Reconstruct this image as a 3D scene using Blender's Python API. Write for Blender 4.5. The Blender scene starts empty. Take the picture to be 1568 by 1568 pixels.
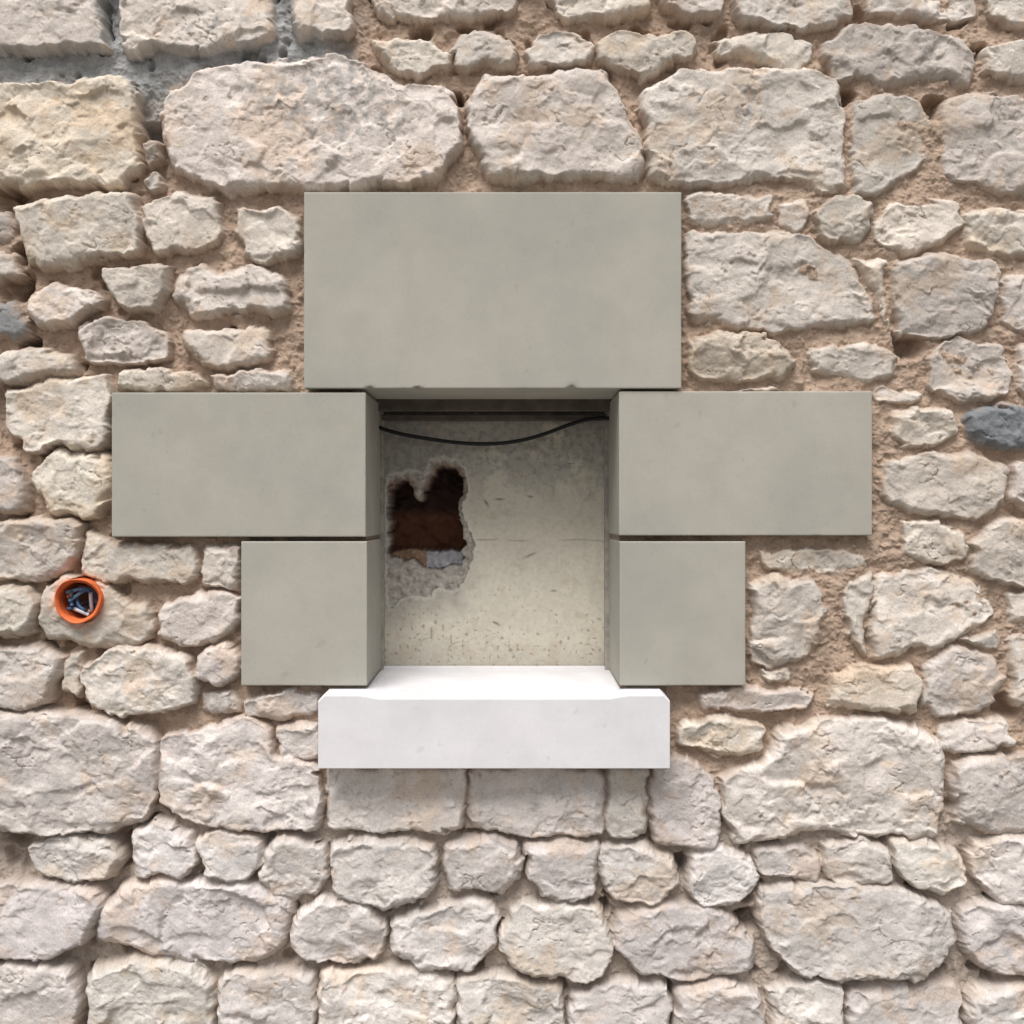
import bpy, bmesh, math, random
import numpy as np
from mathutils import Vector
random.seed(7); rng=np.random.RandomState(11)
S=0.00125; CX=784.0; CZ=1.5; HB=0.04
D=0.98/math.tan(math.radians(24.75))
def X(px,r=1.0): return (px-CX)*S*r
def Z(py,r=1.0): return CZ-(py-CX)*S*r
RB=(D+0.25)/D   # back plane ratio
YB=-HB+0.25
RS=(D-0.05)/D; YS=-HB-0.05

# ---------------- noise helpers
G=rng.rand(256,256)*2*np.pi; GX=np.cos(G); GY=np.sin(G)
V=rng.rand(8,256,256)
def perlin(x,y,s,off=0):
    x=x/s+off*17.3+1000; y=y/s+off*9.7+1000
    xi=np.floor(x).astype(int); yi=np.floor(y).astype(int)
    fx=x-xi; fy=y-yi
    u=fx*fx*fx*(fx*(fx*6-15)+10); v=fy*fy*fy*(fy*(fy*6-15)+10)
    def g(a,b):
        i=(xi+a)&255; j=(yi+b)&255
        return GX[i,j]*(fx-a)+GY[i,j]*(fy-b)
    n0=g(0,0)*(1-u)+g(1,0)*u; n1=g(0,1)*(1-u)+g(1,1)*u
    return (n0*(1-v)+n1*v)*1.5
def fbm(x,y,s,o=4,off=0,gain=0.5):
    r=0;a=1
    for i in range(o):
        r=r+a*perlin(x,y,s,off+i*3.1); s=s/2; a*=gain
    return r
def facets(x,y,s,off=0,slope=1.0,k=16.0):
    x=x/s+off*13.7+500; y=y/s+off*5.9+500
    xi=np.floor(x).astype(int); yi=np.floor(y).astype(int)
    num=np.zeros(x.shape); den=np.full(x.shape,1e-12)
    for a in (-1,0,1):
        for b in (-1,0,1):
            i=(xi+a)&255; j=(yi+b)&255
            dx=x-(xi+a+V[0,i,j]); dy=y-(yi+b+V[1,i,j]); d=dx*dx+dy*dy
            v=(V[2,i,j]-.5)*0.8+slope*((V[3,i,j]-.5)*dx+(V[4,i,j]-.5)*dy)*2.4
            w=np.exp(-k*d); num+=w*v; den+=w
    return num/den
def sstep(a,b,x):
    t=np.clip((x-a)/(b-a),0,1); return t*t*(3-2*t)

# ---------------- stones traced in wall units
P=[
[(-60,-30),(145,-30),(152,30),(148,68),(90,62),(40,72),(-60,62)],
[(172,-30),(412,-30),(415,40),(405,55),(340,62),(290,78),(230,62),(190,78),(176,40)],
[(440,-30),(535,-30),(538,40),(500,50),(480,42),(450,55)],
[(565,-30),(790,-30),(785,10),(700,20),(575,18)],
[(570,50),(610,48),(660,55),(684,72),(680,95),(640,112),(600,100),(572,72)],
[(690,65),(720,35),(775,45),(792,75),(785,95),(745,88),(720,98),(690,90)],
[(803,75),(830,45),(885,40),(910,60),(905,85),(860,95),(815,95)],
[(914,55),(950,38),(1010,50),(1050,35),(1075,65),(1060,85),(1020,92),(985,118),(940,98),(915,80)],
[(830,-30),(1000,-30),(1000,5),(920,25),(860,22)],
[(1012,-30),(1110,-30),(1112,15),(1075,22),(1020,12)],
[(1125,-30),(1312,-30),(1312,20),(1260,38),(1180,35),(1130,25)],
[(1095,55),(1150,45),(1200,40),(1250,60),(1245,95),(1220,108),(1165,90),(1100,78)],
[(1266,60),(1310,30),(1420,35),(1500,60),(1510,90),(1490,128),(1430,112),(1360,132),(1320,112),(1280,120),(1262,85)],
[(1330,-30),(1503,-30),(1507,20),(1460,25),(1380,15),(1335,15)],
[(1520,-30),(1630,-30),(1630,35),(1550,28),(1520,10)],
[(1515,65),(1630,48),(1630,125),(1560,118),(1515,105)],
[(-60,118),(60,122),(175,106),(205,130),(210,250),(180,278),(90,280),(20,277),(-60,270)],
[(240,150),(290,110),(360,88),(480,76),(560,88),(600,115),(690,130),(707,180),(702,235),(660,278),(600,280),(500,290),(400,282),(350,297),(270,262),(238,205)],
[(713,150),(745,105),(830,108),(880,93),(930,98),(955,165),(990,215),(995,258),(950,272),(880,264),(800,274),(752,272),(722,215)],
[(985,135),(1030,103),(1130,98),(1210,93),(1290,120),(1302,170),(1297,230),(1307,287),(1250,292),(1200,268),(1140,278),(1080,287),(998,272),(990,200)],
[(1312,150),(1350,135),(1420,140),(1440,190),(1430,235),(1400,265),(1350,300),(1315,300),(1304,240)],
[(1450,145),(1490,135),(1630,140),(1630,300),(1540,292),(1490,272),(1450,267),(1445,200)],
[(215,215),(238,210),(240,245),(222,255)],
[(213,268),(240,262),(246,282),(222,290)],
[(13,310),(70,300),(150,288),(200,288),(212,330),(210,380),(150,387),(90,407),(45,407),(20,350)],
[(210,305),(265,290),(330,298),(338,362),(300,382),(230,382),(213,345)],
[(358,312),(430,316),(458,338),(452,380),(400,402),(370,387),(356,350)],
[(155,415),(190,400),(250,402),(254,440),(235,472),(190,472),(156,445)],
[(260,413),(310,400),(330,412),(380,398),(435,418),(440,467),(415,482),(380,470),(350,477),(290,480),(256,455)],
[(36,450),(75,432),(130,438),(154,465),(100,497),(50,497),(34,475)],
[(103,505),(160,482),(215,488),(257,515),(252,550),(190,557),(125,547)],
[(278,503),(330,499),(410,496),(407,547),(360,564),(310,560),(278,530)],
[(-60,545),(60,528),(100,543),(107,572),(60,582),(-60,592)],
[(172,568),(240,563),(300,568),(314,590),(240,598),(172,594)],
[(322,570),(390,564),(447,569),(447,593),(380,597),(322,592)],
[(-60,450),(10,460),(35,490),(37,517),(-60,512)],
[(-60,375),(13,383),(18,420),(-60,428)],
[(-60,310),(4,320),(8,360),(-60,364)],
[(-2,600),(60,580),(150,570),(166,600),(162,650),(157,692),(80,682),(30,692),(3,660)],
[(40,712),(75,690),(120,692),(166,700),(170,750),(142,793),(75,788),(43,750)],
[(-60,690),(10,700),(32,740),(32,785),(-60,790)],
[(-60,800),(60,794),(118,800),(116,850),(90,880),(40,893),(-60,882)],
[(125,815),(165,830),(230,836),(290,838),(302,870),(287,894),(220,888),(160,892),(115,877)],
[(304,838),(366,832),(364,897),(330,907),(303,897)],
[(-60,897),(40,900),(52,930),(47,977),(-60,977)],
[(56,910),(85,883),(150,888),(175,913),(227,933),(227,977),(190,995),(130,992),(70,982),(56,950)],
[(240,925),(300,910),(366,913),(362,960),(330,987),(280,992),(238,977)],
[(-60,993),(60,990),(90,1010),(87,1040),(62,1087),(-60,1090)],
[(92,1010),(120,995),(122,1030),(115,1075),(90,1062)],
[(124,1020),(160,995),(220,990),(280,1003),(302,1040),(292,1082),(230,1100),(160,1097),(124,1072)],
[(298,1000),(340,985),(367,1000),(367,1040),(330,1052),(298,1042)],
[(300,1065),(350,1058),(364,1078),(357,1097),(303,1094)],
[(368,1075),(430,1060),(487,1066),(486,1093),(430,1105),(368,1099)],
[(-60,1096),(60,1090),(160,1100),(235,1128),(242,1200),(217,1262),(150,1278),(60,1283),(-60,1273)],
[(243,1130),(320,1113),(370,1098),(410,1118),(412,1160),(482,1180),(492,1230),(487,1273),(400,1278),(280,1263),(238,1225)],
[(416,1112),(485,1110),(485,1170),(423,1170)],
[(496,1176),(600,1176),(713,1176),(714,1240),(706,1280),(600,1280),(498,1277)],
[(718,1176),(850,1176),(925,1180),(926,1287),(800,1288),(717,1270)],
[(929,1180),(993,1180),(995,1283),(928,1288)],
[(999,1172),(1050,1163),(1095,1188),(1106,1240),(1102,1307),(1040,1303),(1003,1292),(997,1240)],
[(1108,1190),(1170,1170),(1200,1118),(1290,1098),(1400,1107),(1452,1140),(1457,1200),(1442,1288),(1340,1288),(1260,1278),(1200,1292),(1130,1302),(1108,1250)],
[(1038,1110),(1110,1098),(1182,1118),(1162,1157),(1100,1162),(1038,1142)],
[(1073,1066),(1150,1053),(1257,1066),(1242,1092),(1130,1094),(1078,1087)],
[(1278,1030),(1330,1018),(1402,1018),(1420,1050),(1412,1097),(1330,1092),(1273,1082)],
[(1423,1010),(1470,993),(1532,1008),(1552,1045),(1522,1092),(1440,1102),(1418,1082)],
[(1443,1110),(1500,1104),(1552,1108),(1562,1140),(1500,1160),(1448,1152)],
[(1462,1175),(1520,1160),(1630,1155),(1630,1290),(1530,1283),(1468,1262)],
[(1148,890),(1190,880),(1250,893),(1270,930),(1267,980),(1242,1015),(1190,1030),(1148,1022),(1158,950)],
[(1170,843),(1240,840),(1342,846),(1337,872),(1240,879),(1173,874)],
[(1293,900),(1342,876),(1346,900),(1328,960),(1334,1008),(1302,982)],
[(1350,878),(1440,870),(1502,888),(1532,940),(1502,962),(1470,992),(1390,1002),(1342,1010),(1334,965)],
[(1383,800),(1440,797),(1491,818),(1490,857),(1430,867),(1388,852)],
[(1490,825),(1530,793),(1630,790),(1630,902),(1540,897),(1493,872)],
[(1358,700),(1410,690),(1500,688),(1552,720),(1547,772),(1500,794),(1400,787),(1355,772)],
[(1366,635),(1410,616),(1467,628),(1474,660),(1440,684),(1373,672)],
[(1478,630),(1520,616),(1630,622),(1630,692),(1530,687),(1483,667)],
[(1554,708),(1630,700),(1630,788),(1552,772)],
[(1421,540),(1460,520),(1540,528),(1563,570),(1548,607),(1480,612),(1428,592)],
[(1243,530),(1330,523),(1382,543),(1378,577),(1330,588),(1248,572)],
[(1056,518),(1120,503),(1200,518),(1220,560),(1202,583),(1120,583),(1056,577)],
[(1054,345),(1150,348),(1240,353),(1303,393),(1343,450),(1343,492),(1240,502),(1190,510),(1120,497),(1062,492),(1050,410)],
[(1050,295),(1120,288),(1192,298),(1192,332),(1120,342),(1057,337)],
[(1195,305),(1240,298),(1247,330),(1225,352),(1190,342)],
[(1248,325),(1290,290),(1342,308),(1342,347),(1320,374),(1262,362)],
[(1343,340),(1370,303),(1472,303),(1483,340),(1452,372),(1395,387),(1343,372)],
[(1480,320),(1530,313),(1630,325),(1630,392),(1540,392),(1483,377)],
[(1373,393),(1440,384),(1532,398),(1538,450),(1512,502),(1450,517),(1378,512),(1368,450)],
[(1540,420),(1630,400),(1630,512),(1543,502)],
[(1566,528),(1630,520),(1630,608),(1570,602)],
[(1543,907),(1630,907),(1630,960),(1560,955)],
[(1552,975),(1630,968),(1630,1095),(1560,1083)],
[(33,1300),(80,1285),(160,1290),(182,1320),(162,1352),(90,1358),(43,1342)],
[(193,1280),(235,1260),(292,1283),(297,1327),(272,1348),(197,1348)],
[(296,1290),(340,1273),(397,1288),(400,1327),(372,1352),(308,1348)],
[(403,1300),(440,1283),(492,1298),(502,1340),(482,1377),(420,1383),(396,1350)],
[(503,1298),(560,1283),(662,1293),(670,1345),(642,1388),(580,1400),(507,1377)],
[(681,1293),(740,1286),(797,1298),(798,1350),(762,1378),(688,1370),(678,1330)],
[(804,1298),(860,1290),(921,1298),(920,1350),(892,1385),(830,1381),(806,1345)],
[(921,1303),(980,1296),(1032,1318),(1043,1360),(1012,1393),(940,1388),(923,1350)],
[(1058,1310),(1100,1298),(1152,1318),(1163,1360),(1132,1393),(1080,1398),(1053,1365)],
[(1158,1308),(1230,1298),(1264,1323),(1263,1358),(1200,1353),(1163,1342)],
[(1268,1295),(1330,1288),(1367,1313),(1372,1358),(1290,1361),(1264,1337)],
[(1369,1298),(1430,1288),(1487,1323),(1490,1362),(1452,1378),(1400,1358),(1373,1330)],
[(1493,1293),(1550,1285),(1630,1298),(1630,1393),(1540,1393),(1498,1350)],
[(-60,1363),(60,1360),(142,1363),(162,1400),(132,1442),(70,1473),(-60,1478)],
[(178,1360),(260,1348),(380,1350),(443,1383),(438,1442),(402,1482),(300,1484),(200,1468),(141,1442),(148,1400)],
[(448,1400),(490,1378),(560,1393),(592,1425),(583,1472),(520,1483),(458,1478),(443,1440)],
[(598,1415),(650,1393),(740,1383),(770,1408),(757,1457),(720,1493),(650,1495),(597,1467)],
[(788,1390),(860,1383),(922,1398),(943,1450),(933,1497),(880,1511),(800,1498),(762,1460)],
[(944,1403),(1020,1388),(1112,1398),(1160,1450),(1160,1497),(1080,1509),(980,1503),(943,1460)],
[(1165,1368),(1260,1358),(1380,1363),(1462,1398),(1473,1450),(1422,1503),(1340,1511),(1220,1498),(1165,1430)],
[(1475,1398),(1520,1388),(1630,1403),(1630,1508),(1540,1503),(1478,1472)],
[(-60,1485),(60,1480),(112,1490),(117,1560),(82,1625),(-60,1625)],
[(128,1490),(200,1474),(290,1479),(328,1520),(312,1625),(128,1625)],
[(332,1500),(400,1490),(477,1499),(482,1560),(462,1625),(325,1625)],
[(485,1500),(560,1488),(640,1489),(697,1513),(692,1625),(485,1625)],
[(700,1505),(780,1499),(862,1518),(870,1625),(700,1625)],
[(875,1530),(930,1512),(1020,1515),(1032,1550),(1022,1625),(875,1625)],
[(1038,1520),(1110,1510),(1172,1530),(1182,1625),(1035,1625)],
[(1184,1520),(1240,1505),(1292,1512),(1298,1625),(1184,1625)],
[(1300,1517),(1380,1513),(1480,1512),(1486,1625),(1300,1625)],
[(1490,1520),(1630,1513),(1630,1625),(1490,1625)],
[(1310,396),(1364,392),(1362,440),(1364,505),(1352,480),(1345,440)],
[(1472,985),(1535,962),(1548,985),(1540,1003),(1500,992)],
[(1168,1032),(1215,1030),(1212,1044),(1180,1046)],
[(1118,600),(1180,592),(1200,597),(1150,600)],
[(1345,596),(1362,590),(1420,600),(1412,614),(1350,618)],
]
DARK={35:(.27,.27,.27),75:(.22,.235,.25)}
TAN=(16,79,63)
GREYED=(12,20,21,36,37,86,104,47,40)
def rows(x0,x1,y0,y1):
    y=y0
    while y<y1-30:
        h=random.uniform(70,170); h=min(h,y1-y) if y1-y-h>50 else y1-y
        x=x0
        while x<x1-30:
            w=random.uniform(90,260)*(.6+h/300); w=x1-x if x1-x-w<60 else w
            a,b,c,d=x+5,y+5,x+w-5,y+h-5
            j=lambda v:v+random.uniform(-9,9)
            P.append([(j(a)+8,j(b)),(j((a+c)/2),b-4),(j(c)-8,j(b)),(c+3,j((b+d)/2)),(j(c)-8,j(d)),(j((a+c)/2),d+4),(j(a)+8,j(d)),(a-3,j((b+d)/2))])
            x+=w
        y+=h
XMIN,XMAX,YMIN,YMAX=-1616,3184,-416,1984
rows(XMIN,-66,YMIN,YMAX); rows(1636,XMAX,YMIN,YMAX)
rows(-66,1636,YMIN,-36); rows(-66,1636,1630,YMAX)

RECTS=[(465,295,1043,596),(170,601,560,822),(948,598,1336,820),(369,829,561,1050),(949,829,1142,1050)]
xs=np.concatenate([np.arange(XMIN,-50,12),np.arange(-50,1622,1.5),np.arange(1624,XMAX+1,12)])
ys=np.concatenate([np.arange(YMIN,-50,12),np.arange(-50,1622,1.5),np.arange(1624,YMAX+1,12)])
gx,gy=np.meshgrid(xs,ys)
wx=gx+4*fbm(gx,gy,48,2,1)+5*facets(gx,gy,34,7)+2.6*facets(gx,gy,15,8)+.5*perlin(gx,gy,7,2)
wy=gy+4*fbm(gx,gy,48,2,5)+5*facets(gx,gy,34,9)+2.6*facets(gx,gy,15,10)+.5*perlin(gx,gy,7,6)
fill=sstep(900,1200,gx)*sstep(1150,900,gy)*0.010+sstep(300,200,gx)*-0.010+sstep(1180,1350,gy)*-0.009+sstep(120,0,gy)*-0.006
peb=sstep(.42,.62,perlin(gx,gy,9,18))*.0028+sstep(.5,.7,perlin(gx,gy,17,19))*.003
mort=0.002+fill+0.008*fbm(gx,gy,60,3,9)+0.0035*fbm(gx,gy,14,3,12)+0.0014*perlin(gx,gy,3.5,15)+peb
for (a,b,r) in [(8,430,24),(1440,155,18),(1398,524,22),(222,190,18),(145,1415,16),(1152,1420,18),(168,690,12),(0,292,26),(1050,1335,14),(10,1290,22),(110,1095,12),(1550,1090,18),(190,1300,14),(700,140,10),(1440,880,12),(770,1430,10),(1300,140,12),(1510,70,12),(20,380,14),(640,40,16),(1190,1305,10),(590,1400,8),(480,30,10),(350,500,8),(125,1590,12),(30,520,14),(60,690,10),(1030,1530,10),(120,930,8),(100,1370,10),(230,1265,10),(930,1400,9)]:
    d=np.sqrt((wx-a)**2+(wy-b)**2); mort-=0.045*sstep(r*1.4,r*.4,d)
op=sstep(.30,.65,fbm(gx,gy,42,2,17))*np.clip(sstep(260,120,gx)+sstep(1150,1300,gy)+sstep(140,60,gy),0,1)
mort-=.024*op
H=mort.copy()
ncol=fbm(gx,gy,30,4,20)
base=np.array([.44,.330,.252])
grey=sstep(560,480,gx+20*ncol)*sstep(150,100,gy+20*ncol)+.8*sstep(40,10,np.abs(gx-222+10*ncol))*sstep(230,180,gy)
grey=np.clip(grey,0,1)
C=np.empty(gx.shape+(3,))
for k in range(3):
    C[...,k]=base[k]*(1+.16*ncol)
    g=[.37,.37,.365][k]
    C[...,k]=C[...,k]*(1-grey)+g*(1+.2*ncol)*grey
warm_low=sstep(1150,1300,gy)
for k in range(3): C[...,k]=C[...,k]*(1-warm_low*.6)+warm_low*.6*[.50,.45,.40][k]
F0=facets(wx+14*perlin(gx,gy,50,3),wy,120,0,1.0,9); F1=facets(wx+10*perlin(gx,gy,30,3),wy*1.25,56,1,1.0,13); F2=facets(wx,wy*1.2+6*perlin(gx,gy,16,4),24,2,1.0,13); F3=facets(wx,wy,11,3,1.0,13)
R1=fbm(gx,gy,90,2,30); R2=fbm(gx,gy,16,4,33,.6)
pits=sstep(.50,.74,perlin(gx,gy,9,36)+.35*perlin(gx,gy,25,37))
rough=sstep(-.25,.4,fbm(gx,gy,60,2,38))   # where faces stay hackly; elsewhere worn smooth
ck=np.abs(fbm(wx,wy*1.4,95,3,41)); crack=sstep(.020,.002,ck)*sstep(.15,.35,perlin(gx,gy,70,43))
tone=fbm(gx,gy,120,3,50); blot=fbm(gx,gy,34,5,55,.6); tone2=fbm(gx,gy,55,3,57)
def chaikin(p,it=2,t=.2):
    p=np.array(p,float)
    for _ in range(it):
        q=np.roll(p,-1,0); a=p*(1-t)+q*t; b=p*t+q*(1-t)
        p=np.stack([a,b],1).reshape(-1,2)
    return p
for si,poly in enumerate(P):
    p=chaikin(poly,1,.10); mn=p.min(0)-22; mx=p.max(0)+22
    i0,i1=np.searchsorted(xs,[mn[0],mx[0]]); j0,j1=np.searchsorted(ys,[mn[1],mx[1]])
    if i1<=i0 or j1<=j0: continue
    sl=(slice(j0,j1),slice(i0,i1)); x=wx[sl]; y=wy[sl]
    d2=np.full(x.shape,1e12); ins=np.zeros(x.shape,bool); n=len(p)
    for k in range(n):
        ax,ay=p[k]; bx,by=p[(k+1)%n]; ex,ey=bx-ax,by-ay
        t=np.clip(((x-ax)*ex+(y-ay)*ey)/(ex*ex+ey*ey+1e-9),0,1)
        d2=np.minimum(d2,(x-ax-t*ex)**2+(y-ay-t*ey)**2)
        if ay!=by:
            c=((ay>y)!=(by>y))&(x<ex*(y-ay)/ey+ax); ins^=c
    d=np.sqrt(d2); d=np.where(ins,d,-d)+2.2
    c0=p.mean(0); sz=(mx-mn-44); small=min(sz)
    rr=min(random.uniform(8,14),small*.26)
    rv=rr*(1+.9*F1[sl]+.3*tone[sl]); rv=np.clip(rv,5,26)
    t=np.clip((d+.5)/rv,0,1); pw=random.uniform(1.6,2.1)
    prof=(1-(1-t)**pw)**(1/pw)
    hh=random.uniform(.023,.035) if small>60 else random.uniform(.018,.028)
    if si in (36,37,35): hh*=.6
    tx=random.uniform(-.008,.008); ty=random.uniform(-.008,.006)
    tilt=tx*(gx[sl]-c0[0])/max(sz[0],40)*2+ty*(gy[sl]-c0[1])/max(sz[1],40)*2
    edge=sstep(0,rr*1.2,d)
    amp=random.uniform(.55,1.05); rg=.35+.65*rough[sl]
    hs=-0.008+(hh+.008)*prof+(tilt+amp*(0.0100*F0[sl]+0.0085*F1[sl]+0.0040*F2[sl]*rg+.002*R1[sl]))*(.35+.65*edge)+edge*(.0016*F3[sl]*rg+0.0011*R2[sl]*rg-.0020*pits[sl]*rg-.0035*crack[sl])
    hs=np.minimum(hs,.048+.25*np.maximum(hs-.048,0))
    if 56<=si<=58: hs=np.minimum(hs,.034)
    hs=np.where(d>-1.0,hs,-1)
    m=hs>H[sl]
    H[sl]=np.where(m,hs,H[sl])
    yy=c0[1]
    up=1-np.clip((yy-900)/500,0,1)
    w=np.array([.665,.61,.54])*up+np.array([.70,.66,.62])*(1-up)
    if 52<=si<=58 or 90<=si<=100: w=w*1.03+np.array([0,.004,.012])
    w=w*random.uniform(.85,1.08)*np.array([1,random.uniform(.975,.997),random.uniform(.965,1.015)])
    if si in TAN: w=w*np.array([1.0,.965,.91])
    if si in GREYED: w=w*np.array([.86,.86,.88])
    if si in DARK: w=np.array(DARK[si])
    b=blot[sl]; tn=tone[sl]
    wb=sstep(.05,.7,tn+.6*b)[...,None]*.65
    if si in DARK: wb=wb*.2
    col=w*(1+.07*b[...,None]+.07*F2[sl][...,None]+.09*tone2[sl][...,None])
    col=col*(1-wb)+wb*w*np.array([.93,.81,.69])
    sm=(sstep(9,0,d+6*b))[...,None]*.6
    col=col*(1-sm)+sm*C[sl]
    mask=np.zeros(d.shape)
    for (a,b_,rx,ry,s) in [(500,150,150,70,1.0),(60,1200,60,50,.4),(1130,150,120,60,.45),(1540,210,80,50,.4),(460,1240,40,40,.6),(560,1215,60,30,.4),(1230,960,30,40,.35),(1240,280,60,40,.4),(300,30,110,40,.5),(60,20,60,40,.4),(1400,80,80,50,.4)]:
        e=((gx[sl]-a)/rx)**2+((gy[sl]-b_)/ry)**2
        mask=np.maximum(mask,s*np.exp(-e))
    lm=(sstep(.20,.7,mask*.6+1.1*R2[sl]*mask+.3*b*mask)*.6)[...,None]
    col=col*(1-lm)+lm*np.array([.31,.31,.305])
    pt=np.clip(pits[sl]*.42*rg+.4*crack[sl],0,1)[...,None]; col=col*(1-pt)+pt*w*np.array([.60,.52,.43])
    C[sl]=np.where(m[...,None],col,C[sl])
dc=np.sqrt((gx-118)**2+(gy-920)**2)
H=np.where(dc<35,-0.055,H)
om=(sstep(52,37,dc+9*blot)*.45)[...,None]; C=C*(1-om)+om*np.array([.78,.45,.30])
for (a,b,c,d) in RECTS:
    m=(gx>a+2)&(gx<c-2)&(gy>b+2)&(gy<d-2)
    H=np.where(m,0.000,H)
    dx=np.maximum(np.maximum(a-gx,gx-c),0); dy=np.maximum(np.maximum(b-gy,gy-d),0); dd=np.hypot(dx,dy)
    H=np.where(dd<16,np.minimum(H,.026+dd*.0007),H)
m=(gx>489)&(gx<1024)&(gy>1050)&(gy<1176); H=np.where(m,.0,H)
C=np.clip(C,.02,.85)
bd=(gx<=xs[0])|(gx>=xs[-1])|(gy<=ys[0])|(gy>=ys[-1]); H=np.where(bd,-.09,H)
jx=gx+.7*perlin(gx,gy,6,60); jy=gy+.7*perlin(gx,gy,6,61)

def grid_mesh(name,vx,vy,vz,col,keep,mat):
    ny,nx=vx.shape
    me=bpy.data.meshes.new(name); nv=nx*ny
    me.vertices.add(nv)
    me.vertices.foreach_set('co',np.stack([vx,vy,vz],-1).astype(np.float32).ravel())
    idx=np.arange(nv).reshape(ny,nx)
    q=np.stack([idx[:-1,:-1],idx[1:,:-1],idx[1:,1:],idx[:-1,1:]],-1)[keep]
    nf=len(q); me.loops.add(nf*4); me.loops.foreach_set('vertex_index',q.astype(np.int32).ravel())
    me.polygons.add(nf); me.polygons.foreach_set('loop_start',(np.arange(nf)*4).astype(np.int32))
    try: me.polygons.foreach_set('loop_total',np.full(nf,4,np.int32))
    except Exception: pass
    me.polygons.foreach_set('use_smooth',np.ones(nf,bool))
    me.update(calc_edges=True)
    at=me.color_attributes.new('Col','FLOAT_COLOR','POINT')
    at.data.foreach_set('color',np.concatenate([col,np.ones(col.shape[:2]+(1,))],-1).astype(np.float32).ravel())
    me.materials.append(mat)
    o=bpy.data.objects.new(name,me); bpy.context.collection.objects.link(o); return o

# ---------------- materials
def newmat(name):
    m=bpy.data.materials.new(name); m.use_nodes=True
    nt=m.node_tree; b=nt.nodes['Principled BSDF']; b.inputs['Specular IOR Level'].default_value=.2
    return m,nt,b
def N(nt,t,**k):
    n=nt.nodes.new(t)
    for a,v in k.items(): setattr(n,a,v)
    return n
def noise(nt,co,scale,detail=5,rough=.6):
    n=N(nt,'ShaderNodeTexNoise'); n.inputs['Scale'].default_value=scale; n.inputs['Detail'].default_value=detail; n.inputs['Roughness'].default_value=rough
    nt.links.new(co,n.inputs['Vector']); return n.outputs['Fac']
def ramp(nt,f,pts):
    r=N(nt,'ShaderNodeValToRGB'); el=r.color_ramp.elements
    while len(el)<len(pts): el.new(.5)
    for e,(p,c) in zip(el,pts): e.position=p; e.color=(c,c,c,1) if not isinstance(c,tuple) else c+(1,)
    nt.links.new(f,r.inputs['Fac']); return r.outputs['Color']
def mul(nt,a,b,f=1,mode='MULTIPLY'):
    m=N(nt,'ShaderNodeMix',data_type='RGBA',blend_type=mode)
    m.inputs['Factor'].default_value=f
    if isinstance(a,tuple): m.inputs[6].default_value=a+(1,)
    else: nt.links.new(a,m.inputs[6])
    if isinstance(b,tuple): m.inputs[7].default_value=b+(1,)
    else: nt.links.new(b,m.inputs[7])
    return m.outputs[2],m
def bump(nt,b,hs):
    prev=None
    for f,d,st in hs:
        bn=N(nt,'ShaderNodeBump'); bn.inputs['Distance'].default_value=d; bn.inputs['Strength'].default_value=st
        nt.links.new(f,bn.inputs['Height'])
        if prev: nt.links.new(prev,bn.inputs['Normal'])
        prev=bn.outputs['Normal']
    nt.links.new(prev,b.inputs['Normal'])
def rubble(name,attr=True,base=(.4,.3,.22)):
    m,nt,b=newmat(name); co=N(nt,'ShaderNodeTexCoord').outputs['Object']
    if attr:
        a=N(nt,'ShaderNodeVertexColor'); a.layer_name='Col'; c=a.outputs['Color']
    else: c=base
    f=noise(nt,co,45,6,.7); c,_=mul(nt,c,ramp(nt,f,[(.3,.85),(.5,1.0),(.7,1.07)]))
    f2=noise(nt,co,300,3,.6); c,_=mul(nt,c,ramp(nt,f2,[(.33,.76),(.44,1.0),(.65,1.04)]))
    nt.links.new(c,b.inputs['Base Color']); b.inputs['Roughness'].default_value=.93
    bump(nt,b,[(noise(nt,co,130,5,.65),.0030,.55),(f2,.0012,.5)])
    return m
M_WALL=rubble('rubble_stone'); M_MORT=rubble('sand_mortar',False,(.30,.24,.19))
def dressed(name,c1,c2,bs=.0006,speck=.95):
    m,nt,b=newmat(name); co=N(nt,'ShaderNodeTexCoord').outputs['Object']
    f=noise(nt,co,3.2,7,.6); c=ramp(nt,f,[(.38,c1),(.62,c2)])
    c,_=mul(nt,c,ramp(nt,noise(nt,co,11,5,.6),[(.36,.955),(.5,1.0),(.66,1.04)]))
    c,_=mul(nt,c,ramp(nt,noise(nt,co,160,4,.7),[(.32,speck),(.45,1.0),(.7,1.02)]))
    c,_=mul(nt,c,ramp(nt,noise(nt,co,38,2,.4),[(.22,.90),(.27,1.0)]))
    nt.links.new(c,b.inputs['Base Color']); b.inputs['Roughness'].default_value=.85
    bump(nt,b,[(noise(nt,co,9,4,.5),.0015,.25),(noise(nt,co,420,4,.6),bs,.5)])
    return m
M_BLOCK=dressed('dressed_limestone',(.385,.376,.328),(.445,.417,.365))
M_SILL=dressed('white_limestone',(.73,.72,.74),(.78,.765,.775),.0004,.975)
def plain(name,c,r=.5,sc=80,var=.15):
    m,nt,b=newmat(name); co=N(nt,'ShaderNodeTexCoord').outputs['Object']
    cc,_=mul(nt,c,ramp(nt,noise(nt,co,sc,5,.6),[(.3,1-var),(.7,1+var)]))
    nt.links.new(cc,b.inputs['Base Color']); b.inputs['Roughness'].default_value=r; return m
# ---------------- wall
fxc=(gx[:-1,:-1]+gx[1:,1:])/2; fyc=(gy[:-1,:-1]+gy[1:,1:])/2
keep=~((fxc>556)&(fxc<952)&(fyc>588)&(fyc<1100))
wall=grid_mesh('stone_wall',(jx-CX)*S,-H,CZ-(jy-CX)*S,C,keep,M_WALL)

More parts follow.
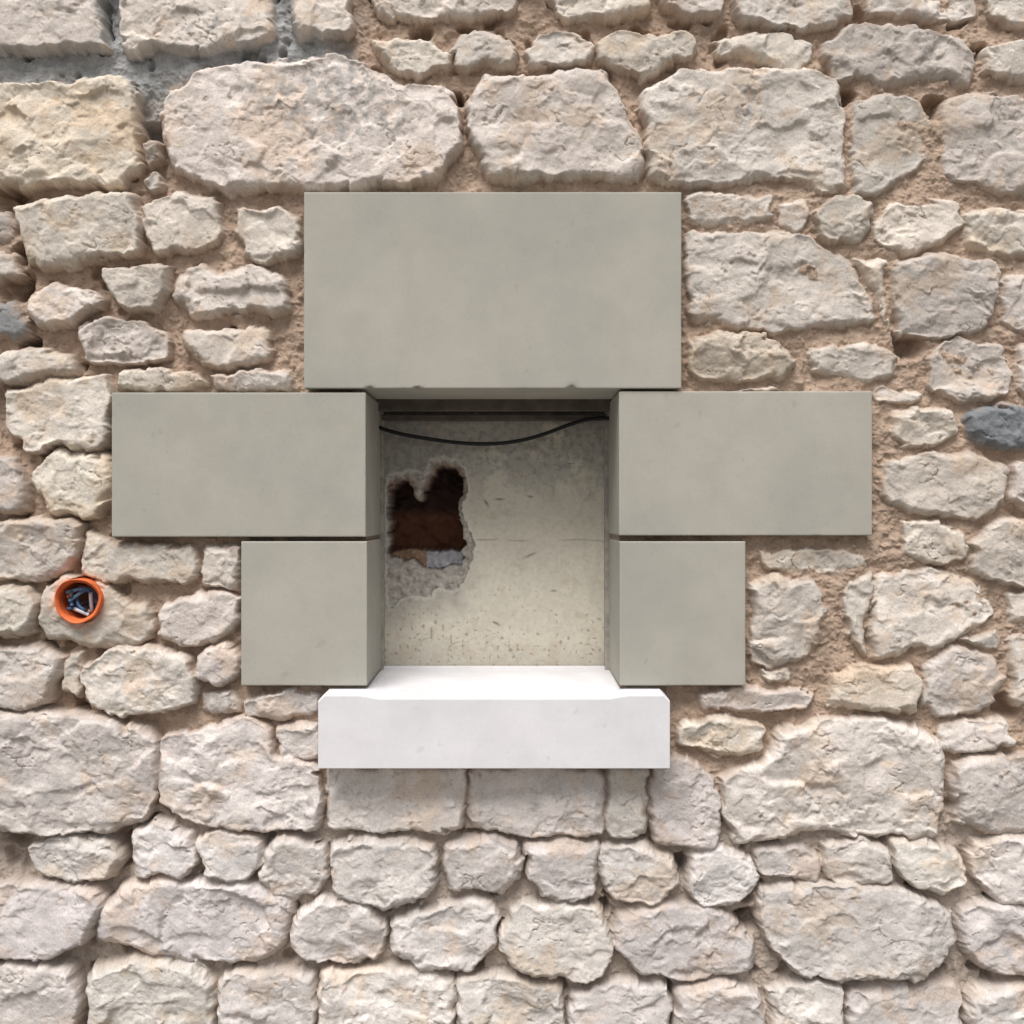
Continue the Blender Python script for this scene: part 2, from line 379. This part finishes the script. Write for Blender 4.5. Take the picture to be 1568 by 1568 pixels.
def box(bm,x0,x1,y0,y1,z0,z1):
    r=bmesh.ops.create_cube(bm,size=1)
    bmesh.ops.scale(bm,vec=(x1-x0,y1-y0,z1-z0),verts=r['verts'])
    bmesh.ops.translate(bm,vec=((x0+x1)/2,(y0+y1)/2,(z0+z1)/2),verts=r['verts'])
    return r['verts']
def obj(bm,name,mat,parent=None,bev=0,smooth=False):
    me=bpy.data.meshes.new(name); bmesh.ops.recalc_face_normals(bm,faces=bm.faces); bm.to_mesh(me); bm.free(); me.materials.append(mat)
    if smooth: me.polygons.foreach_set('use_smooth',[True]*len(me.polygons))
    o=bpy.data.objects.new(name,me); bpy.context.collection.objects.link(o)
    if parent: o.parent=parent
    if bev:
        mo=o.modifiers.new('Bevel','BEVEL'); mo.width=bev; mo.segments=2; mo.limit_method='ANGLE'
    return o
bm=bmesh.new()
xl,xr=X(XMIN),X(XMAX); zt=Z(YMIN)
ox0,ox1,oz0,oz1=X(548),X(960),Z(1100),Z(580)
box(bm,xl,ox0,.08,.5,0,zt); box(bm,ox1,xr,.08,.5,0,zt)
box(bm,ox0,ox1,.08,.5,0,oz0); box(bm,ox0,ox1,.08,.5,oz1,zt); box(bm,ox0,ox1,.42,.5,oz0,oz1)
obj(bm,'wall_core',M_MORT,wall)
bm=bmesh.new()  # bedding mortar in block joints
box(bm,X(380),X(557),-.002,YB,Z(840),Z(812)); box(bm,X(951),X(1130),-.002,YB,Z(840),Z(812))
box(bm,X(480),X(557),-.002,YB,Z(610),Z(590)); box(bm,X(951),X(1030),-.002,YB,Z(610),Z(590))
box(bm,X(500),X(557),-.02,YB-.02,Z(1060),Z(1040)); box(bm,X(951),X(1010),-.02,YB-.02,Z(1060),Z(1040))
obj(bm,'joint_mortar',M_MORT,wall)

# ---------------- dressed blocks with worn arrises
def block(name,corners,y0,y1,mat,seed,dent=[]):
    (x0,z0),(x1,z1)=corners
    w,h,dp=x1-x0,z1-z0,y1-y0
    st=.007
    bm=bmesh.new(); cache={}
    nx,ny,nz=max(2,int(w/st)),max(2,int(dp/.02)),max(2,int(h/st))
    def lin(n,L):
        a=list(np.linspace(0,L,n+1)); return [0,.0015,.004]+a[1:-1]+[L-.004,L-.0015,L]
    LX,LY,LZ=lin(nx,w),lin(ny,dp),lin(nz,h)
    def v(i,j,k):
        key=(i,j,k)
        if key not in cache: cache[key]=bm.verts.new((LX[i],LY[j],LZ[k]))
        return cache[key]
    a,b,c=len(LX)-1,len(LY)-1,len(LZ)-1
    for i in range(a):
        for k in range(c):
            for j in (0,b): bm.faces.new((v(i,j,k),v(i+1,j,k),v(i+1,j,k+1),v(i,j,k+1)))
    for i in range(a):
        for j in range(b):
            for k in (0,c): bm.faces.new((v(i,j,k),v(i+1,j,k),v(i+1,j+1,k),v(i,j+1,k)))
    for j in range(b):
        for k in range(c):
            for i in (0,a): bm.faces.new((v(i,j,k),v(i,j+1,k),v(i,j+1,k+1),v(i,j,k+1)))
    co=np.array([q.co[:] for q in bm.verts])
    s1=(co[:,0]+co[:,2]*.73+seed*3)*1000; s2=(co[:,1]*1.0+co[:,2]*.4+seed)*1000
    nz_=perlin(s1,s2,30,seed)+.6*perlin(s1,s2,9,seed+2)
    R=.0014+.0055*np.clip(nz_-.5,0,1)
    c0=np.clip(co,R[:,None],np.array([w,dp,h])-R[:,None])
    dlt=co-c0; L=np.linalg.norm(dlt,axis=1)
    new=np.where(L[:,None]>1e-7,c0+dlt/np.maximum(L,1e-9)[:,None]*R[:,None],co)
    for (px_,pz_,r) in dent:
        dd=np.sqrt((co[:,0]-(px_-x0))**2+(co[:,2]-(pz_-z0))**2+(co[:,1])**2)
        f=np.clip(1-dd/r,0,1)[:,None]; new=new+f*np.array([0,.005,.006])
    for q,p_ in zip(bm.verts,new): q.co=(p_[0]+x0,p_[1]+y0,p_[2]+z0)
    return obj(bm,name,mat,None,0,True)
yf,yb=-HB,YB
def rc(a,b,c,d): return ((X(a),Z(d)),(X(c),Z(b)))
block('lintel_stone',rc(466,295,1043,595),yf-.004,yb,M_BLOCK,1,[(X(875),Z(595),.008),(X(640),Z(595),.004),(X(566),Z(595),.005)])
block('jamb_stone',rc(171,601,560,822),yf,yb,M_BLOCK,2)
block('jamb_stone',rc(948,599,1336,820),yf+.001,yb,M_BLOCK,3)
block('jamb_stone',rc(369,829,562,1050),yf+.001,yb,M_BLOCK,4)
block('jamb_stone',rc(949,829,1142,1050),yf+.002,yb,M_BLOCK,5)

# ---------------- sill
bm=bmesh.new(); secs=[]
for px,ft,bt in [(487,1073,1060),(497,1063,1052),(552,1063,1052),(580,1068,1050),(934,1068,1050),(960,1063,1052),(1016,1063,1052),(1026,1073,1060)]:
    x=X(px,RS); yk=YB+.01
    pts=[(x,YS,Z(1177,RS)),(x,YS,Z(ft+2.5,RS)),(x,YS+.004,Z(ft,RS)),(x,yk,Z(bt)),(x,yk,Z(1165))]
    secs.append([bm.verts.new(p) for p in pts])
for a,b in zip(secs,secs[1:]):
    for k in range(5): bm.faces.new((a[k],a[(k+1)%5],b[(k+1)%5],b[k]))
bm.faces.new(secs[0]); bm.faces.new(secs[-1][::-1])
sill=obj(bm,'window_sill',M_SILL,None,.0012)
bm=bmesh.new(); box(bm,X(583,RB)+.001,X(930,RB)-.001,YB-.016,YB-.001,Z(1030,RB),Z(1019,RB)); obj(bm,'sill_upstand',M_SILL,sill,.002)

# ---------------- plastered partition with broken hole
px=np.arange(545,968,1.0); py=np.arange(585,1050,1.0)
bx,by=np.meshgrid(px,py)
vx=bx+4*fbm(bx,by,20,3,70)+2*facets(bx,by,9,71); vy=by+4*fbm(bx,by,20,3,73)+2*facets(bx,by,9,74)
def sdf(poly,x,y,it=1):
    p=chaikin(poly,it); d2=np.full(x.shape,1e12); ins=np.zeros(x.shape,bool); n=len(p)
    for k in range(n):
        ax,ay=p[k]; b_x,b_y=p[(k+1)%n]; ex,ey=b_x-ax,b_y-ay
        t=np.clip(((x-ax)*ex+(y-ay)*ey)/(ex*ex+ey*ey+1e-9),0,1)
        d2=np.minimum(d2,(x-ax-t*ex)**2+(y-ay-t*ey)**2)
        if ay!=b_y: ins^=((ay>y)!=(b_y>y))&(x<ex*(y-ay)/ey+ax)
    d=np.sqrt(d2); return np.where(ins,d,-d)
hole=[(600,742),(612,734),(626,738),(630,762),(640,770),(650,766),(653,742),(666,730),(668,714),(690,712),(706,728),(708,752),(700,778),(706,800),(712,830),(706,862),(694,872),(650,872),(640,860),(600,858),(594,830),(594,770)]
chip=[(592,735),(610,722),(655,728),(662,706),(692,702),(714,722),(714,760),(708,785),(722,812),(726,850),(712,885),(698,905),(672,898),(655,915),(620,912),(592,935)]
dh=sdf(hole,vx,vy); dch=sdf(chip,vx,vy)
hb=0.0010*fbm(bx,by,60,3,80)+.0004*perlin(bx,by,6,81)
pc=np.empty(bx.shape+(3,)); n1=fbm(bx,by,60,4,82); n2=fbm(bx,by,10,4,83,.6)
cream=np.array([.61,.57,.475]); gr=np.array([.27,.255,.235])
gm=np.clip(sstep(135,30,bx-590+50*n1)*.85*sstep(1000,900,by)+sstep(-.25,.5,n1+.3*n2+.6*sstep(790,640,by))*sstep(830,670,by)*.8+sstep(975,1015,by+18*n1+8*n2)*.35,0,1)  # grey smears, plus extra grey towards the top painting in the lintel's shade
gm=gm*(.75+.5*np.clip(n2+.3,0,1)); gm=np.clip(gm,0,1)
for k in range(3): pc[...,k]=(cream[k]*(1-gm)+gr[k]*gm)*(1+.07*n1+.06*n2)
st=sstep(.4,.9,fbm(bx,by,26,4,86)+.45*sstep(940,1010,by))[...,None]*.35; pc=pc*(1-st)+st*np.array([.46,.38,.28])
spk=sstep(.58,.72,perlin(bx,by,6,88)*(.6+.55*sstep(840,1000,by))+.2*n1)[...,None]*.65; pc=pc*(1-spk)+spk*np.array([.28,.22,.16]); hb=hb-.001*spk[...,0]
cr=np.abs(fbm(bx,by,110,3,90)); cm=sstep(.012,.0,cr)*sstep(.0,.35,perlin(bx,by,90,92)); hb-=.0014*cm; pc*=(1-.4*cm)[...,None]
jl=sstep(1.8,.3,np.abs(by-827-2*perlin(bx,by,50,3)))*sstep(-.3,.1,perlin(bx,by,40,5)); hb-=.001*jl; pc*=(1-.28*jl)[...,None]
for (a,b,L,an) in [(765,764,10,0),(812,850,14,-.4),(812,760,6,.2),(745,770,9,1),(760,955,8,.5),(848,905,6,0)]:
    ux=(bx-a)*math.cos(an)+(by-b)*math.sin(an); uy=-(bx-a)*math.sin(an)+(by-b)*math.cos(an)
    g_=np.exp(-((ux/L)**2+(uy/2.4)**2)*2); hb-=.002*g_; pc*=(1-.6*g_)[...,None]
cz=sstep(-1,2,dch)
hb=hb-cz*(.009+.004*fbm(bx,by,14,4,95)+.003*facets(bx,by,16,96)+.002*sstep(0,15,dch))
rim=sstep(-7,-2,dch)*(1-cz); pc=pc*(1-rim[...,None]*.4)+rim[...,None]*.4*np.array([.7,.67,.6])
cc=np.array([.40,.37,.33])*(1+.35*n2[...,None]); brown=sstep(7,0,-dh-2)*sstep(800,740,by)
cc=cc*(1-brown[...,None]*.7)+brown[...,None]*.7*np.array([.20,.11,.07])
pc=pc*(1-cz[...,None])+cz[...,None]*cc
hz=sstep(-1,1.5,dh)
deep=-.13+.012*fbm(bx,by,30,3,99)
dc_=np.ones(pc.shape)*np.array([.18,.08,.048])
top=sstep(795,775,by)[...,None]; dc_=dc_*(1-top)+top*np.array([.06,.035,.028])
led=sstep(842,846,vy)*hz; deep=deep+led*.085
lc=np.where((bx>650)[...,None],np.array([.48,.48,.50]),np.array([.38,.25,.17]))*(1+.3*n2[...,None])
dc_=dc_*(1-led[...,None])+led[...,None]*lc
hb=hb*(1-hz)+hz*deep; pc=pc*(1-hz[...,None])+hz[...,None]*dc_
def panelmat():
    m,nt,b=newmat('old_plaster'); co=N(nt,'ShaderNodeTexCoord').outputs['Object']
    a=N(nt,'ShaderNodeVertexColor'); a.layer_name='Col'; c=a.outputs['Color']
    c,_=mul(nt,c,ramp(nt,noise(nt,co,120,5,.7),[(.34,.90),(.48,1.0),(.7,1.04)]))
    nt.links.new(c,b.inputs['Base Color']); b.inputs['Roughness'].default_value=.9
    bump(nt,b,[(noise(nt,co,60,5,.6),.0015,.4),(noise(nt,co,400,3,.6),.0006,.6)]); return m
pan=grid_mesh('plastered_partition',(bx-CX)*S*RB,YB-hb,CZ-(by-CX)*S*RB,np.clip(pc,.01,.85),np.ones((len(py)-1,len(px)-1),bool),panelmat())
M_OLD=plain('old_render',(.33,.31,.27),.9,60,.25)
bm=bmesh.new()
box(bm,X(583,RB)-.01,X(589,RB),YB-.02,YB+.004,Z(1028,RB),Z(630,RB))
box(bm,X(925,RB),X(930,RB)+.01,YB-.02,YB+.004,Z(1028,RB),Z(630,RB))
obj(bm,'side_bead',M_OLD,pan,.002)
bm=bmesh.new()
box(bm,X(575,RB),X(938,RB),YB-.05,YB+.004,Z(632,RB),Z(600,RB))
box(bm,X(586,RB),X(928,RB),YB-.022,YB+.004,Z(645,RB),Z(636,RB))
obj(bm,'head_batten',plain('dusty_timber',(.12,.10,.085),.8,30,.3),pan,.002)

# ---------------- cables
def curve(name,pts,r,mat,parent=None):
    cu=bpy.data.curves.new(name,'CURVE'); cu.dimensions='3D'; cu.bevel_depth=r; cu.bevel_resolution=3; cu.resolution_u=10
    sp=cu.splines.new('NURBS'); sp.points.add(len(pts)-1); sp.order_u=4; sp.use_endpoint_u=True
    for q,p_ in zip(sp.points,pts): q.co=(*p_,1)
    cu.materials.append(mat); o=bpy.data.objects.new(name,cu); bpy.context.collection.objects.link(o)
    if parent: o.parent=parent
    return o
yc=YB-.034; rc_=(D+.216)/D
curve('black_cable',[(X(a,rc_),yc,Z(b,rc_)) for a,b in [(575,652),(600,663),(650,671),(700,679),(760,681),(810,673),(850,659),(880,646),(915,639),(935,641)]],.0042,plain('black_rubber',(.02,.02,.022),.5))

# ---------------- conduit
con=bpy.data.objects.new('electrical_conduit',None); bpy.context.collection.objects.link(con)
con.location=(X(119),-.026,Z(920))
bm=bmesh.new(); prof=[(.045,.05),(.045,-.016),(.0435,-.018),(.042,-.016)]
yv=-.012
while yv<.045:
    prof+=[(.0375,yv),(.0375,yv+.003),(.040,yv+.005),(.040,yv+.008)]; yv+=.010
n=64; rings=[]
for r,y in prof:
    ring=[]
    for k in range(n):
        a=2*math.pi*k/n; wob=1+.018*math.sin(3*a+.5)+.008*math.sin(7*a)
        ring.append(bm.verts.new((r*wob*math.cos(a),y+(.002*math.sin(2*a+1)+.0012*math.sin(5*a) if y<0 else 0),r*wob*math.sin(a)*.95)))
    rings.append(ring)
for a,b in zip(rings,rings[1:]):
    for k in range(n): bm.faces.new((a[k],a[(k+1)%n],b[(k+1)%n],b[k]))
M_OR=plain('orange_plastic',(.72,.17,.055),.55,40,.3)
obj(bm,'pipe',M_OR,con,0,True)
wires=[((.09,.17,.32),.003),((.50,.52,.55),.0035),((.06,.13,.26),.003),((.07,.07,.08),.0035),((.28,.08,.04),.003),((.14,.24,.36),.0035)]
for i,(c,r) in enumerate(wires*2):
    random.seed(100+i); a0=random.uniform(0,6.28); pts=[]
    for k in range(6):
        a=a0+k*random.uniform(.5,.9); rr=random.uniform(.016,.034)
        pts.append((rr*math.cos(a),.034-.007*k+random.uniform(-.003,.003),rr*math.sin(a)))
    pts=[(pts[0][0]*.4,.065,pts[0][2]*.4)]+pts
    curve('wire_%d'%(i+1),pts,r,plain('wire_insulation_%d'%(i+1),c,.5),con)

# ---------------- ground
bm=bmesh.new(); bmesh.ops.create_grid(bm,x_segments=8,y_segments=8,size=150)
gm_,nt,b=newmat('gravel_ground'); co=N(nt,'ShaderNodeTexCoord').outputs['Object']
c=ramp(nt,noise(nt,co,25,8,.7),[(.3,(.15,.14,.12)),(.7,(.32,.30,.27))]); nt.links.new(c,b.inputs['Base Color']); b.inputs['Roughness'].default_value=.95
bump(nt,b,[(noise(nt,co,40,6,.7),.02,.8)])
obj(bm,'ground',gm_)

# ---------------- light
w=bpy.data.worlds.new('World'); bpy.context.scene.world=w; w.use_nodes=True; nt=w.node_tree
sky=nt.nodes.new('ShaderNodeTexSky'); sky.sky_type='NISHITA'; sky.sun_disc=False
el=math.radians(60); az=math.radians(-16)
tosun=Vector((math.sin(az)*math.cos(el),-math.cos(az)*math.cos(el),math.sin(el)))
sky.sun_elevation=el; sky.sun_rotation=math.atan2(tosun.x,tosun.y)
sky.dust_density=4; sky.air_density=1.0
hs=nt.nodes.new('ShaderNodeHueSaturation'); hs.inputs['Saturation'].default_value=.35
nt.links.new(sky.outputs[0],hs.inputs['Color']); nt.links.new(hs.outputs[0],nt.nodes['Background'].inputs['Color'])
nt.nodes['Background'].inputs['Strength'].default_value=.105
L=bpy.data.lights.new('sun','SUN'); L.energy=3.0; L.angle=math.radians(34); L.color=(1,.97,.94)
lo=bpy.data.objects.new('sun',L); bpy.context.collection.objects.link(lo); lo.rotation_euler=tosun.to_track_quat('Z','Y').to_euler()
# ---------------- camera
cam=bpy.data.cameras.new('camera'); co_=bpy.data.objects.new('camera',cam); bpy.context.collection.objects.link(co_)
cam.sensor_width=36; cam.lens=18/math.tan(math.radians(24.75)); cam.clip_end=500
co_.location=(0,-HB-D,CZ); co_.rotation_euler=(math.radians(90),0,0)
sc=bpy.context.scene; sc.camera=co_
sc.view_settings.view_transform='Standard'; sc.view_settings.look='None'; sc.view_settings.exposure=0
